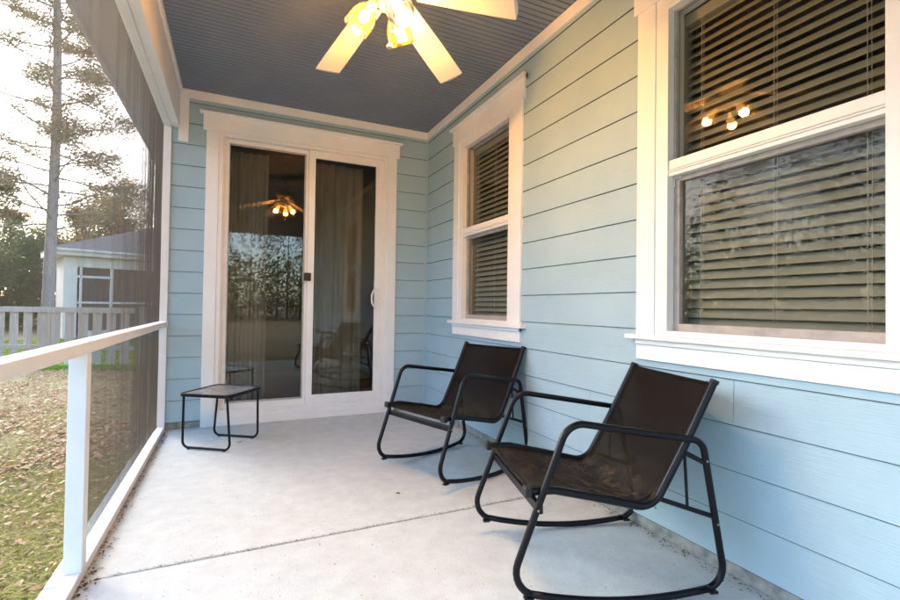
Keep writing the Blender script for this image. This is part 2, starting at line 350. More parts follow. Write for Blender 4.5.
# windows of the house (thing > window > sash, glass ...)
def ring(name,m,parent,x0,x1,ya,yb,z0,z1,wa,wb,wz0,wz1,swap=False):
    # one connected rectangular frame; ya<yb
    O=[(ya,z0),(yb,z0),(yb,z1),(ya,z1)]; I=[(ya+wa,z0+wz0),(yb-wb,z0+wz0),(yb-wb,z1-wz1),(ya+wa,z1-wz1)]
    g=(lambda u,t,z:(u,t,z)) if swap else (lambda u,t,z:(t,u,z))
    vs=[g(p[0],x,p[1]) for x in (x0,x1) for p in O+I]; fs=[]
    for i in range(4):
        j=(i+1)%4
        fs+=[(i,j,4+j,4+i),(8+i,12+i,12+j,8+j),(i,8+i,8+j,j),(4+i,4+j,12+j,12+i)]
    return MB().add(vs,fs).build(name,m,parent,bevel=.0015)
def window(yf,yn,first):
    # yf far casing inner edge, yn near casing inner edge
    cas=MB(); t=-.026
    cas.box(t,-.0,yf,yf+.105,ZW0+.0,ZW1); cas.box(t,-.0,yn-.105,yn,ZW0+.0,ZW1)
    cas.box(t-.004,-.0,yn-.128,yf+.128,ZW1,2.617)
    w=cas.build('window',M['trim'],house,bevel=.0025)
    MB().box(-.052,-.0,yn-.155,yf+.155,2.617,2.640).build('head_cap',M['trim'],w,bevel=.003)
    MB().box(-.055,-.0,yn-.155,yf+.15,.900,.9215).box(-.032,.0,yn-.105,yf+.105,ZW0,.8998).build('window_sill',M['trim'],w,bevel=.003)
    MB().box(-.024,-.0,yn-.105,yf+.105,.803,ZW0-.0015).build('apron',M['trim'],w,bevel=.002)
    # vinyl frame
    f=MB(); x0,x1=-.020,.085; a,b=yf,yn; fw=.066
    f.box(x0,x1,a-fw,a,.9215,ZW1); f.box(x0,x1,b,b+fw,.9215,ZW1); f.box(x0,x1,b+fw,a-fw,2.412,ZW1); f.box(x0,x1,b+fw,a-fw,.9215,.945)
    f.box(-.012,x1,b+fw,a-fw,1.645,1.716); f.box(-.019,-.011,b+fw,a-fw,1.662,1.668); f.box(-.017,-.011,b+fw,a-fw,1.672,1.675)
    f.build('window_frame',M['vinyl'],w,bevel=.0025)
    # side stops seen in the reveal
    A,B=a-fw,b+fw
    ring('sash',M['sashgrey'],w,.018,.045,B,A,1.716,2.412,.012,.012,.006,.006)
    # lower sash / insect screen frame
    ring('sash',M['sashgrey'],w,.022,.05,B,A,.945,1.645,.012,.030,.033,.023)
    MB().tube([(.016,A-.008,1.60),(.014,A-.008,1.632),(.014,A-.014,1.637),(.014,A-.045,1.637)],.0022,6).build('screen_clip',M['vinyl'],w)
    MB().add([(.034,A,1.716),(.034,B,1.716),(.034,B,2.412),(.034,A,2.412)],[(0,1,2,3)]).build('glass_pane',M['wglass'],w)
    MB().add([(.040,A-.03,.978),(.040,B+.012,.978),(.040,B+.012,1.622),(.040,A-.03,1.622)],[(0,1,2,3)]).build('glass_pane',M['wglass'],w)
    # dark jamb liner inside
    j=MB().box(.086,.14,A,A+.02,.90,2.45).box(.086,.14,B-.02,B,.90,2.45).box(.086,.14,B,A,.90,.93).box(.086,.14,B,A,2.43,2.45)
    j.build('jamb',M['roomwall'],w)
    return w,A,B
def blind(A,B,label,th=51):
    r=empty('window_blind',(.115,(A+B)/2,.95),label=label,category='blind')
    L=(A-B)/2-.004; mb=MB(); z=.035; th=R_(th)
    while z<1.40:
        zz=z+random.uniform(-.001,.001); t2=th+random.uniform(-.03,.03)
        prof=[]
        for s in (-1,-.5,0,.5,1):
            d=.025*s; prof.append((d*math.cos(t2)-.0015*(1-s*s)*math.sin(t2), zz+d*math.sin(t2)+.0015*(1-s*s)*math.cos(t2)))
        prof+=[(p[0]+.0018*math.sin(t2),p[1]-.0018*math.cos(t2)) for p in prof[::-1]]
        mb.prism(prof,-L,L,lambda p,t:(p[0],t,p[1])); z+=.0425
    mb.build('slats',M['slat'],r)
    MB().box(-.028,.028,-L,L,1.405,1.455).build('head_rail',M['slat'],r)
    MB().box(-.02,.02,-L,L,.0,.018).build('bottom_rail',M['slat'],r)
    for y in (-.78*L,-.02*L,.78*L):
        c=MB().tube([(-.028,y,.01),(-.028,y,1.41)],.0011,5); c.tube([(-.030,y-.012,.04),(-.032,y-.014,.6),(-.030,y-.012,1.41)],.0008,5); c.build('blind_cord',M['cord'],r)
    return r
w1,A1,B1=window(W[0][0],W[0][1],True); w2,A2,B2=window(W[1][0],W[1][1],False)
w1['label']='smaller-looking far window beside the corner'; w2['label']='near window above the front chair'
blind(A1,B1,'half closed horizontal slat blind behind the far narrow window by the corner')
blind(A2,B2,'half closed horizontal slat blind behind the large near window above the front chair',50)
# corner block oddity: small insect nest beside far window header
nest=MB()
for q in range(7): nest.lathe([(.0,0),(.006,.001),(.007,.006),(.004,.010),(0,.011)],7,Matrix.Translation((-.032-random.random()*.008,-1.833+random.uniform(-.008,.008),2.604+random.uniform(-.012,.014)))@Matrix.Rotation(random.random()*3,4,'X'))
nest.build('mud_nest',M['bits'],label='tiny brown mud nest stuck to the head board end of the narrow far window',category='insect nest')
# sliding door
d=MB(); x0,x1=-1.933,-.437
d.box(-2.03,x0,-.026,-.0,.0,2.512); d.box(x1,-.343,-.026,-.0,.0,2.512); d.box(-2.055,-.318,-.030,-.0,2.512,2.645)
door=d.build('sliding_door',M['trim'],house,bevel=.0025)
MB().box(-2.083,-.292,-.054,-.0,2.645,2.667).build('head_cap',M['trim'],door,bevel=.003)
d=MB(); d.box(x0,x0+.034,-.018,.12,.10,2.511); d.box(x1-.034,x1,-.018,.12,.10,2.511); d.box(x0+.034,x1-.034,-.018,.12,2.482,2.511)
d.box(x0+.034,x0+.047,-.002,.10,.10,2.482)
d.build('door_frame',M['vinyl'],door,bevel=.002)
d=MB(); d.box(x0,x1,-.030,.12,.0,.062); d.box(x0,x1,-.016,.12,.062,.100); d.box(x0+.034,x1-.034,-.006,.12,.100,.128)
d.build('threshold',M['vinyl'],door,bevel=.002)
# left (recessed) panel
d=MB(); xa,xb=-1.886,-1.160
ring('door_panel',M['vinyl'],door,.03,.07,xa,xb,.128,2.48,.036,.05,.057,.042,True)
ring('glazing_bead',M['sashgrey'],door,.022,.0298,xa+.034,xb-.048,.180,2.442,.008,.014,.016,.017,True)
MB().add([(xa+.036,.045,.185),(xb-.05,.045,.185),(xb-.05,.045,2.438),(xa+.036,.045,2.438)],[(0,1,2,3)]).build('glass_pane',M['glass'],door)
# right panel, nearer
d=MB(); xc,xd=-1.185,x1-.034
ring('door_panel',M['vinyl'],door,-.010,.020,xc,xd,.128,2.48,.058,.078,.084,.072,True)
MB().add([(xc+.058,.006,.212),(xd-.078,.006,.212),(xd-.078,.006,2.408),(xc+.058,.006,2.408)],[(0,1,2,3)]).build('glass_pane',M['glass'],door)
MB().box(xc-.030,xc+.030,-.034,-.0105,1.262,1.335).build('door_latch',M['plastic'],door,bevel=.003)
h=MB(); pts=[]
for k in range(13):
    a=-math.pi/2+math.pi*k/12; pts.append((xd-.066-.050*math.cos(a),-.020-.030*math.cos(a),1.115+.088*math.sin(a)))
h.tube(pts,.0085,8); h.box(xd-.074,xd-.052,-.022,-.0105,1.0,1.23)
h.build('door_handle',M['vinyl'],door,bevel=.002)
# curtains inside
def curtain(x0,x1,label,amp=.02,folds=7,y=.24):
    mb=MB(); n=120; vs=[]
    for j in range(9):
        z=.02+2.42*j/8
        for i in range(n+1):
            t=i/n; vs.append((x0+(x1-x0)*t, y+amp*math.sin(t*folds*2*math.pi+.6*math.sin(5*t))*(1.15-.3*j/8)+.006*math.sin(t*31+z), z))
    fs=[(j*(n+1)+i,j*(n+1)+i+1,(j+1)*(n+1)+i+1,(j+1)*(n+1)+i) for j in range(8) for i in range(n)]
    mb.add(vs,fs,True); return mb.build('curtain',M['curtain'],label=label,category='curtain')
curtain(-1.95,-1.52,'olive curtain hanging behind the left glass panel of the sliding door',folds=6,amp=.028)
curtain(-1.18,-.62,'olive curtain in soft folds behind the right glass panel with the white handle',folds=6)

# ------------------------------------------------------------------ screen wall
sw=empty('screen_wall',(-2.31,-2.3,0),label='white timber rail and posts holding brown insect screening along the open left side of the porch',category='screen wall')
def P(mb,name,m,bevel=0,**k):
    o=mb.build(name,m,bevel=bevel,**k); o.parent=sw; o.matrix_parent_inverse=Matrix.Translation(-Vector(sw.location)); return o
P(MB().box(-2.333,-2.283,YN,-.026,.0,.038),'bottom_plate',M['trim'],.003)
P(MB().box(-2.342,-2.272,YN,-.058,.848,.892),'rail',M['trim'],.004)
P(MB().box(-2.345,-2.284,-.034,-.0135,.0385,2.489),'post',M['trim'],.003)
P(MB().box(-2.336,-2.280,-2.300,-2.240,.0385,.8475),'post',M['trim'],.003)
P(MB().box(-2.345,-2.284,YN,YN+.09,.0385,.8475).box(-2.345,-2.284,YN,YN+.09,.8925,2.489),'post',M['trim'],.003)
def threads(y0,y1,z0,z1,x=-2.338,p=.002,r=.00014,seg=8):
    mb=MB(); rnd=random.Random(3)
    sag=lambda y,z:.0022*math.sin(y*4.1+1.2*math.sin(z*2.0))*math.sin(math.pi*(z-z0)/(z1-z0))
    def strand(pts,vert,rr):
        o=len(mb.v); n=len(pts)
        for (X,Y,Z) in pts:
            mb.v+= [(X+dx,Y+(dt if vert else 0),Z+(0 if vert else dt)) for dx,dt in ((-rr,0),(0,-rr),(rr,0),(0,rr))]
        for i in range(n-1): mb.f+= [(o+4*i+k,o+4*i+(k+1)%4,o+4*i+4+(k+1)%4,o+4*i+4+k) for k in range(4)]
        mb.sm+=[False]*4*(n-1)
    n=int((y1-y0)/p); w=0
    for i in range(n):
        w=.9*w+rnd.gauss(0,.05); y=y0+i*p; rr=r*(1+.45*max(-.3,min(.45,w)))
        strand([(x+sag(y,z0+(z1-z0)*k/seg),y+.0006*math.sin(k*1.3+y*9),z0+(z1-z0)*k/seg) for k in range(seg+1)],True,rr)
    n=int((z1-z0)/p); S2=24
    for i in range(n):
        z=z0+i*p
        strand([(x+.0003+sag(y0+(y1-y0)*k/S2,z),y0+(y1-y0)*k/S2,z) for k in range(S2+1)],False,r)
    return mb
P(threads(YN+.09,-.034,.892,2.49),'insect_screen',M['thread'])
P(threads(-2.24,-.034,.038,.848),'insect_screen',M['thread'])
# end (near) of porch: beam and corner post, open

# ------------------------------------------------------------------ ceiling fan
FX,FY=-1.173,-2.371
fan=empty('ceiling_fan',(FX,FY,ZC),label='white five-blade ceiling fan with three lit amber glass shades under the slate ceiling',category='ceiling fan')
zz=-ZC
MB().lathe([(.0,-.001),(.072,-.001),(.07,-.02),(.045,-.05),(.013,-.055),(.013,-.185),(.03,-.19),(.10,-.205),(.115,-.225),(.115,-.275),(.095,-.305),(.06,-.325),(.0,-.325)],32).build('motor_housing',M['fanwhite'],fan)
hub=2.492-ZC; tipz=2.353-ZC
for a in (106.5,34.5,-37.5,-109.5,178.5):
    Mx=Matrix.Rotation(R_(a),4,'Z')
    iron=MB(); iron.prism([(-.03,hub+.012),(.12,hub-.012),(.12,hub-.004),(-.03,hub+.022)],-.02,.02,lambda p,t:Mx@Vector((p[0]+.08,t,p[1]))); iron.build('blade_arm',M['fanwhite'],fan,bevel=.002)
    r0,r1=.13,.590; out=[]
    N=14
    for i in range(N+1):
        t=i/N; hw=.056+.017*math.sin(t*math.pi*.5)
        out.append((r0+(r1-r0)*t+ (0),hw))
    top=[];
    pitch=R_(-10)
    vs=[]
    for (r,hw) in out:
        zc=hub+(tipz-hub)*(r-.1)/(r1-.1)
        for s in (-1,1):
            for tk in (-.003,.003):
                bow=.012*(1-abs(s)) if 0 else 0
                vs.append(Mx@Vector((r+(.012 if 0 else 0), s*hw*math.cos(pitch), zc+s*hw*math.sin(pitch)+tk)))
    fs=[]
    for i in range(N):
        b=i*4; c=b+4
        fs+=[(b,b+2,c+2,c),(b+1,c+1,c+3,b+3),(b,c,c+1,b+1),(b+2,b+3,c+3,c+2)]
    fs+=[(0,1,3,2)]
    # gently rounded end
    k0=N*4; prev=(k0,k0+1); m=6; o0=len(vs)
    r,hw=out[-1]; zc=hub+(tipz-hub)
    for q in range(1,m):
        s_=-1+2*q/m
        for tk in (-.003,.003): vs.append(Mx@Vector((r+.016*(1-s_*s_), s_*hw*math.cos(pitch), zc+s_*hw*math.sin(pitch)+tk)))
    botl=[k0]+[o0+2*q for q in range(m-1)]+[k0+2]; topl=[k0+1]+[o0+2*q+1 for q in range(m-1)]+[k0+3]
    fs+=[tuple(botl[::-1]),tuple(topl)]+[(botl[i],botl[i+1],topl[i+1],topl[i]) for i in range(m)]
    MB().add(vs,fs).build('blade',M['fanwhite'],fan,bevel=.0015)
kit=MB().lathe([(.0,-.326),(.040,-.326),(.044,-.345),(.044,-.395),(.032,-.412),(.012,-.418),(.0,-.42)],24).build('light_fitter',M['fanwhite'],fan)
lights=[]
for a in (157,40,-80):
    Mx=Matrix.Rotation(R_(a),4,'Z')
    p0=Vector((.035,0,-.385)); p1=Vector((.062,0,-.388)); tilt=R_(34)
    arm=MB().tube([Mx@p0,Mx@Vector((.050,0,-.381)),Mx@p1],.010,8)
    D=Mx@Matrix.Translation(p1)@Matrix.Rotation(math.pi-tilt,4,'Y')
    arm.lathe([(.0,-.004),(.021,-.004),(.023,.004),(.023,.028),(.0,.028)],16,D)
    ao=arm.build('lamp_arm',M['fanwhite'],fan)
    sh=MB().lathe([(.024,.018),(.036,.028),(.050,.050),(.058,.078),(.061,.105),(.059,.130),(.062,.145)],32,D,flute=lambda t,a:.02*math.sin(a*8)*t)
    sh.build('lamp_shade',M['lampglass'],fan)
    b=MB().lathe([(.0,.028),(.011,.030),(.013,.045),(.022,.062),(.026,.078),(.022,.094),(.012,.102),(.0,.105)],16,D)
    b.build('bulb',M['bulb'],fan)
    lights.append(Matrix.Translation((FX,FY,ZC))@D@Vector((0,0,.118)))
mb=MB().tube([(.010,-.018,-.41),(.010,-.018,-.585)],.0014,6); 
mb.build('pull_chain',M['fanwhite'],fan)
MB().lathe([(.0,-.578),(.006,-.580),(.014,-.593),(.013,-.601),(.0,-.605)],14,Matrix.Translation((.010,-.018,0))).build('pull_knob',M['fanwhite'],fan)

# ------------------------------------------------------------------ rocking chairs
def make_chair(label):
    r=empty('rocking_chair',label=label,category='rocking chair',group='black metal rocking chairs with brown woven slings')
    w=.58/2; ws=.53/2
    arcf=lambda y:.0135+.278*(y+.05)**2
    ys=[.40,.33,.26,.19,.12,.05,-.02,-.09,-.16,-.22,-.28]
    poly=[(.262,.646),(-.257,.563),(-.354,arcf(-.354))]+[(y,arcf(y)) for y in ys[::-1]]+[(.472,arcf(.472))]
    rad=[.075,.055,.075]+[0]*len(ys)+[.085]
    path=fillet(poly,rad,seg=8)
    for s in (-1,1):
        f=MB().tube([(s*w,y,z) for y,z in path],.0125,12,closed=True)
        fr=f.build('side_frame',M['metal'],r)
        # little glides
        MB().box(s*w-.012,s*w+.012,-.315,-.285,arcf(-.30)-.018,arcf(-.30)-.010).build('glide',M['plastic'],fr); MB().box(s*w-.012,s*w+.012,.385,.415,arcf(.4)-.018,arcf(.4)-.010).build('glide',M['plastic'],fr)
    # sling rails
    prof=fillet([(.395,.407),(.30,.405),(.15,.372),(-.075,.318),(-.205,.545),(-.322,.770)],[0,.1,.3,.085,.5,0],seg=7)
    for s in (-1,1):
        MB().tube([(s*ws,y,z) for y,z in prof],.0145,10).build('sling_rail',M['metal'],r)
    n=24; vs=[]
    for j,(y,z) in enumerate(prof):
        for i in range(n+1):
            u=-1+2*i/n; sag=.018*(1-u*u)*(1 if 0<j<len(prof)-1 else .25)
            a=Vector(prof[max(j-1,0)]); b=Vector(prof[min(j+1,len(prof)-1)]); t=(b-a).normalized()
            nn=Vector((t.y,-t.x)) # pointing up/front side
            vs.append((u*ws,y-nn.x*(sag*0-.006)-0*nn.x - nn.x*sag*(-1)*(-1), z-nn.y*(sag-.0)*(1)*( -1)*(-1)))
    fs=[(j*(n+1)+i,j*(n+1)+i+1,(j+1)*(n+1)+i+1,(j+1)*(n+1)+i) for j in range(len(prof)-1) for i in range(n)]
    so=MB().add(vs,fs,True).build('seat_sling',M['fabric'],r)
    md=so.modifiers.new('s','SOLIDIFY'); md.thickness=.0022
    # hems along the side rails, sewn seams
    for s in (-1,1):
        MB().tube([(s*(ws-.034),y,z+.0035) for y,z in prof],.0016,5).build('seam',M['fabric'],so)
    MB().tube([(-ws,prof[-1][0],prof[-1][1]-.012),(ws,prof[-1][0],prof[-1][1]-.012)],.007,8).build('top_bar',M['metal'],r)
    MB().tube([(-ws,.372,.396),(ws,.372,.396)],.008,8).build('front_bar',M['metal'],r)
    c=MB(); yc=.360; zc=.352
    c.box(-w,w,yc-.010,yc+.010,zc-.018,zc+.014); c.build('crossbar',M['metal'],r,bevel=.004)
    for s in (-1,1):
        # front cap + bracket
        MB().box(s*ws-.018,s*ws+.018,.388,.412,.390,.424).build('end_cap',M['plastic'],r,bevel=.004)
        MB().lathe([(.0,0),(.0165,0),(.0165,.012),(.0,.014)],12,Matrix.Translation((s*ws,-.322,.768))@Matrix.Rotation(R_(27),4,'X')).build('end_cap',M['plastic'],r)
        q=MB().tube([(s*ws,-.195,.520),(s*w,-.272,.480)],.009,8); q.build('brace',M['metal'],r)
        q=MB().tube([(s*ws,-.095,.355),(s*w,-.308,.285)],.009,8); q.build('brace',M['metal'],r)
        q=MB().tube([(s*(ws+.004),-.200,.512),(s*(ws+.014),-.205,.318)],.0055,8); q.build('brace_rod',M['metal'],r)
        for (xx,y,z) in ((w+.0122,-.313,.262),(w+.0122,-.268,.492),(w+.0122,.372,.352),(ws+.0142,-.075,.328)):
            MB().lathe([(.0,0),(.005,0),(.004,.002),(0,.003)],10,Matrix.Translation((s*xx,y,z))@Matrix.Rotation(s*math.pi/2,4,'Y')).build('bolt',M['bolt'],r)
    return r
chA=make_chair('nearer black rocking chair with dusty brown sling, below the large near window')
chA.location=(-.403,-2.937,0); chA.rotation_euler=(0,0,R_(74.85))
chB=copy_tree(chA); chB['label']='farther black rocking chair by the corner, below the narrow far window'
chB.location=(-.42,-1.676,0); chB.rotation_euler=(0,0,R_(108.94))

# ------------------------------------------------------------------ side table
tb=empty('side_table',(-1.856,-.578,0),R_(-34.5),label='low square black side table with dusty smoked glass top before the sliding door',category='side table')
a,b,H=.2,.2125,.402
ring=fillet([(-a,-b),(a,-b),(a,b),(-a,b)],[.045]*4,seg=6)
ring2=fillet([(-a+.014,-b+.014),(a-.014,-b+.014),(a-.014,b-.014),(-a+.014,b-.014)],[.034]*4,seg=6)
mb=MB(); n=len(ring)
vs=[(x,y,z) for z in (H-.022,H) for (x,y) in ring]+[(x,y,z) for z in (H-.022,H) for (x,y) in ring2]
fs=[]
for i in range(n):
    j=(i+1)%n
    fs+=[(i,j,n+j,n+i),(n+i,n+j,3*n+j,3*n+i),(2*n+j,2*n+i,3*n+i,3*n+j),(j,i,2*n+i,2*n+j)]
mb.add(vs,fs).build('table_frame',M['metal'],tb,bevel=.002)
mb=MB().prism([(x*.999,y*.999) for x,y in ring2],H-.010,H-.004,lambda p,t:(p[0],p[1],t)); mb.build('glass_top',M['tglass'],tb)
for s in (-1,1):
    y0=s*(b-.025); y1=s*(b-.045)
    pth=fillet([(-a+.03,H-.02),(-a+.012,.012),(a-.012,.012),(a-.03,H-.02)],[0,.045,.045,0],closed=False)
    MB().tube([(x,y0+(y1-y0)*(1-z/H),z) for x,z in pth],.0085,10).build('leg_frame',M['metal'],tb)
    for x in (-a+.06,a-.06): MB().lathe([(0,0),(.009,0),(.009,.006),(0,.007)],10,Matrix.Translation((x,y1,0))).build('foot',M['plastic'],tb)

# ------------------------------------------------------------------ debris and grass
def flake(mb,x,y,z,s,up=.4,ratio=.6,curl=.3):
    a=random.uniform(0,2*math.pi); t=Vector((math.cos(a),math.sin(a),random.uniform(-up,up))).normalized()
    n=Vector((random.uniform(-up,up),random.uniform(-up,up),1)).normalized(); b=n.cross(t).normalized()*ratio*s; t=t*s; c=Vector((x,y,z)); up_=n*s*curl
    mb.add([c-t, c-b*.8+up_*.6, c+t*.3-b*.7+up_, c+t, c+t*.3+b*.7+up_, c+b*.8+up_*.6],[(0,1,2,3,4,5)])
mb=MB()
for i in range(3600):
    k=random.random()
    if k<.16: x=-2.28+abs(random.gauss(0,.018)); y=random.uniform(-3.2,-.03); s=random.uniform(.002,.010)
    elif k<.42: x=-.004-abs(random.gauss(0,.03)); y=random.uniform(-4.4,-.03); s=random.uniform(.002,.008)
    elif k<.68: x=random.uniform(-2.2,-.1); y=YJ+random.gauss(0,.006); s=random.uniform(.0015,.005)
    elif k<.75: x=random.uniform(-2.1,-.05); y=-.05-abs(random.gauss(0,.03)); s=random.uniform(.0015,.006)
    else: x=random.uniform(-2.25,-.05); y=random.uniform(-4.2,-.1); s=random.uniform(.0012,.0050)
    flake(mb,x,y,.0015+s*.25,s,.25,random.uniform(.25,.7))
for (x,y) in ((-1.74,-.62),(-1.72,-.60),(-.95,-1.98),(-2.26,-2.33),(-2.25,-2.36),(-2.23,-2.31),(-2.25,-.25)): flake(mb,x,y,.006,random.uniform(.012,.022),.25,.5)
mb.build('leaf_debris',M['bits'],kind='stuff',label='tiny dry leaf bits scattered on the porch slab',category='debris')

def sample():
    while True:
        d=1.9+10.5*random.random()**1.5; az=R_(random.uniform(-24,-7) if random.random()<.85 else random.uniform(-60,-5))
        x=-1.79+math.sin(az)*d; y=-4.44+math.cos(az)*d
        if x<-2.41: return x,y,d
mb=MB()
def blade(mb,x,y,h,w,lean=.5):
    a=random.uniform(0,6.28); z=gz(x,y)-.005; dx,dy=math.cos(a)*w,math.sin(a)*w; b=random.uniform(0,6.28); l=random.uniform(0,lean)*h
    mb.add([(x-dx,y-dy,z),(x+dx,y+dy,z),(x+math.cos(b)*l*.5+dx*.6,y+math.sin(b)*l*.5+dy*.6,z+h*.6),(x+math.cos(b)*l*1.6,y+math.sin(b)*l*1.6,z+h*random.uniform(.6,1))],[(0,1,2,3)])
for i in range(170000):
    x,y,d=sample()
    p=1 if d<4.6 else .45
    if math.sin(x*2.1+1)*math.cos(y*1.7)+.4*math.sin(x*5+y*4)<-.25: p*=.45
    if random.random()<p: blade(mb,x,y,random.uniform(.008,.028),random.uniform(.0005,.0012)*(1+d*.14),1.6)
mb.build('grass',M['grass'],kind='stuff',label='sparse yellowing grass beside the porch',category='grass')
mb=MB()
for i in range(26000):
    d=random.uniform(12.5,21); az=R_(random.uniform(-30,-4)); x=-1.79+math.sin(az)*d; y=-4.44+math.cos(az)*d
    blade(mb,x,y,random.uniform(.06,.14),random.uniform(.02,.04),1)
for i in range(12000):
    t=random.uniform(-6,3.2); q=random.uniform(-.6,.5); x=-5.909+.907*t+.421*q; y=7.403-.421*t+.907*q
    blade(mb,x,y,random.uniform(.04,.09),random.uniform(.008,.016),1)
mb.build('green_grass',M['green'],kind='stuff',label='fresh green grass around and beyond the picket fence',category='grass')
mb=MB()
for i in range(24000):
    x,y,d=sample()
    p=.10 if d<3.4 else (.35 if d<4.3 else 1)
    if math.sin(x*3.1+y)*math.cos(y*2.3-x*.7)<-.15: p*=.35
    if y>7.4 or random.random()>p: continue
    s=random.choice((.012,.018,.024,.03,.045))*random.uniform(.8,1.2)*(.5 if d<4 else .75)
    flake(mb,x,y,gz(x,y)+.008+.02*random.random(),s,.45,random.uniform(.45,.8),random.uniform(.1,.5))
mb.build('leaf_litter',M['leaf'],kind='stuff',label='brown fallen leaves over the lawn',category='leaves')

# ------------------------------------------------------------------ picket fence
fu=Vector((.907,-.421,0)); fn=Vector((-.421,-.907,0)); f0=Vector((-5.909,7.403,0))
fe=empty('picket_fence',f0,label='weathered grey wooden picket fence across the leafy lawn',category='fence')
def FM(t,q=0): return Matrix.Translation(fu*t+fn*q)@Matrix.Rotation(math.atan2(fu.y,fu.x),4,'Z')
def gzf(t): p=f0+fu*t; return gz(p.x,p.y)
MB().box(-6,2.62,-.02,.02,.83,.935,FM(0,.03)).build('rail',M['fence'],fe,bevel=.004)
MB().box(-6,2.62,-.02,.02,.12,.20,FM(0,-.0)).build('rail',M['fence'],fe,bevel=.004)
t=-5.9
while t<2.55:
    g=gzf(t); jt=random.uniform(-.008,.008)
    MB().box(-.053,.053,-.009,.009,g+.03,.88+jt,FM(t,.0)).build('picket',M['fence'],fe,bevel=.003)
    if t+.135<2.5: MB().box(-.028,.028,-.009,.009,g+.03,.86+jt,FM(t+.135,-.055)).build('picket',M['fence'],fe,bevel=.003)
    t+=.27
for t in (-4.0,-1.6,.8,2.70):
    MB().box(-.045,.045,-.045,.045,gzf(t)-.2,.96 if t>2 else .82,FM(t,-.12)).build('post',M['fence'],fe,bevel=.005)

# ------------------------------------------------------------------ neighbouring house with screened porch
nb=empty('neighbour_house',(-7.50,17.0,-.33),math.atan2(.36,.93),label='white neighbouring house with grey hip roof and screened porch beyond the fence',category='house')
ZG=-.33
def nz(z): return z-ZG
# local x along facade, y into house
mb=MB(); mb.box(0,.40,0,.14,0,nz(2.72)); mb.box(.40,7.5,0,.14,nz(2.35),nz(2.72)); mb.box(0,.14,.14,2.0,0,nz(2.72)); mb.box(7.4,7.5,.14,2.0,0,nz(2.72)); mb.box(0.14,7.4,1.9,2.0,0,nz(2.72))
mb.build('wall',M['nwhite'],nb,bevel=.01)
mb=MB(); mb.box(.405,7.5,.02,.12,nz(.98),nz(1.06)); mb.box(.405,1.40,.03,.11,nz(1.95),nz(2.04))
mb.build('rail',M['nwhite'],nb,bevel=.005)
for x in (1.40,3.6,5.8): MB().box(x,x+.11,.01,.13,0,nz(2.35)).build('post',M['nwhite'],nb,bevel=.005)
MB().box(.47,.55,.03,.11,0,nz(2.35)).build('post',M['nwhite'],nb,bevel=.005)
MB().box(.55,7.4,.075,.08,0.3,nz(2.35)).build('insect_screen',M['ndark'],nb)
MB().box(.55,7.4,.02,.12,0,.28).build('knee_wall',M['nwhite'],nb)
MB().box(1.0,1.3,.9,1.0,0,nz(2.3)).build('door',M['nwhite'],nb)
e=.45; zt=nz(2.98); hp=1.5
mb=MB().box(-e,7.5+e,-e,2.0+e,nz(2.74),zt-.0); mb.build('fascia',M['nwhite'],nb,bevel=.01)
mb=MB().add([(-e-.04,-e-.04,zt),(7.5+e,-e-.04,zt),(7.5+e,2.0+e,zt),(-e-.04,2.0+e,zt),(3.6,1.2,zt+hp),(4.5,1.2,zt+hp)],[(0,1,5,4),(1,2,5),(2,3,4,5),(3,0,4),(0,3,2,1)])
mb.build('roof',M['nroof'],nb)
MB().tube([(-e-.10,-e-.09,zt-.06),(7.5+e,-e-.09,zt-.06)],.055,8).build('gutter',M['nwhite'],nb)

# ------------------------------------------------------------------ trees
def tuft(mb,p,s,n,wd,spread=1.0,flat=.5):
    for k in range(n):
        d=Vector((random.gauss(0,1),random.gauss(0,1),random.gauss(0,flat))); 
        if d.length<.01: continue
        c=p+d*(s*.45*spread); a=Vector((random.gauss(0,1),random.gauss(0,1),random.gauss(0,.6))).normalized(); b=a.cross(Vector((random.random(),random.random(),random.random()+.1))).normalized()
        L=s*random.uniform(.35,.7); w=wd*random.uniform(.7,1.3)
        mb.add([c-a*L*.5,c+b*w,c+a*L*.5,c-b*w],[(0,1,2,3)])
def limb(tb,p,d,L,r,seg=6,droop=.0,up=.0):
    pts=[p.copy()]; q=p.copy(); d=d.normalized()
    for i in range(seg):
        d=(d+Vector((random.gauss(0,.12),random.gauss(0,.12),random.gauss(0,.08)+up-droop))).normalized(); q=q+d*L/seg; pts.append(q.copy())
    tb.tube(pts,[r*(1-.85*i/seg) for i in range(seg+1)],6,caps=False); return pts
def pine(name,loc,H,r,z0,rz=0,label='',limbs=60,tn=9,len0=3.2,needle='needles',first=2.0):
    root=empty(name,loc,rz,label=label,category='pine tree')
    tb=MB(); fb=MB(); pts=[];N=14
    for i in range(N+1):
        t=i/N; pts.append(Vector((.10*math.sin(t*5)*t*2,.08*math.sin(t*4+1)*t*2,H*t)))
    tb.tube(pts,[r*(1-.8*(i/N)**1.1)+(.05 if i==0 else 0) for i in range(N+1)],14,caps=False)
    for k in range(limbs):
        t=z0/H+(1-z0/H)*(k/limbs); zc=t*H; a=k*2.4+random.uniform(-.4,.4)
        i=min(int(t*N),N-1); base=pts[i].lerp(pts[i+1],t*N-i)
        L=len0*(1.05-t)**.55*random.uniform(.55,1.1)
        if random.random()<.12: L*=1.2
        lp=limb(tb,base,Vector((math.cos(a),math.sin(a),random.uniform(-.05,.35))),L,.022*(1.3-t)+.006,7,up=random.uniform(-.02,.06))
        for j in range(3,8):
            p=lp[j]
            for q in range(3):
                dd=Vector((random.gauss(0,1),random.gauss(0,1),random.gauss(.2,.4))).normalized(); sp=limb(tb,p,dd,L*random.uniform(.12,.28),.008,3)
                for w in sp[1:]:
                    if random.random()<.8: tuft(fb,w,.30,tn,.011,1.1,.5)
    tb.build('trunk',M['bark'],root); fb.build('crown',M[needle],root); return root
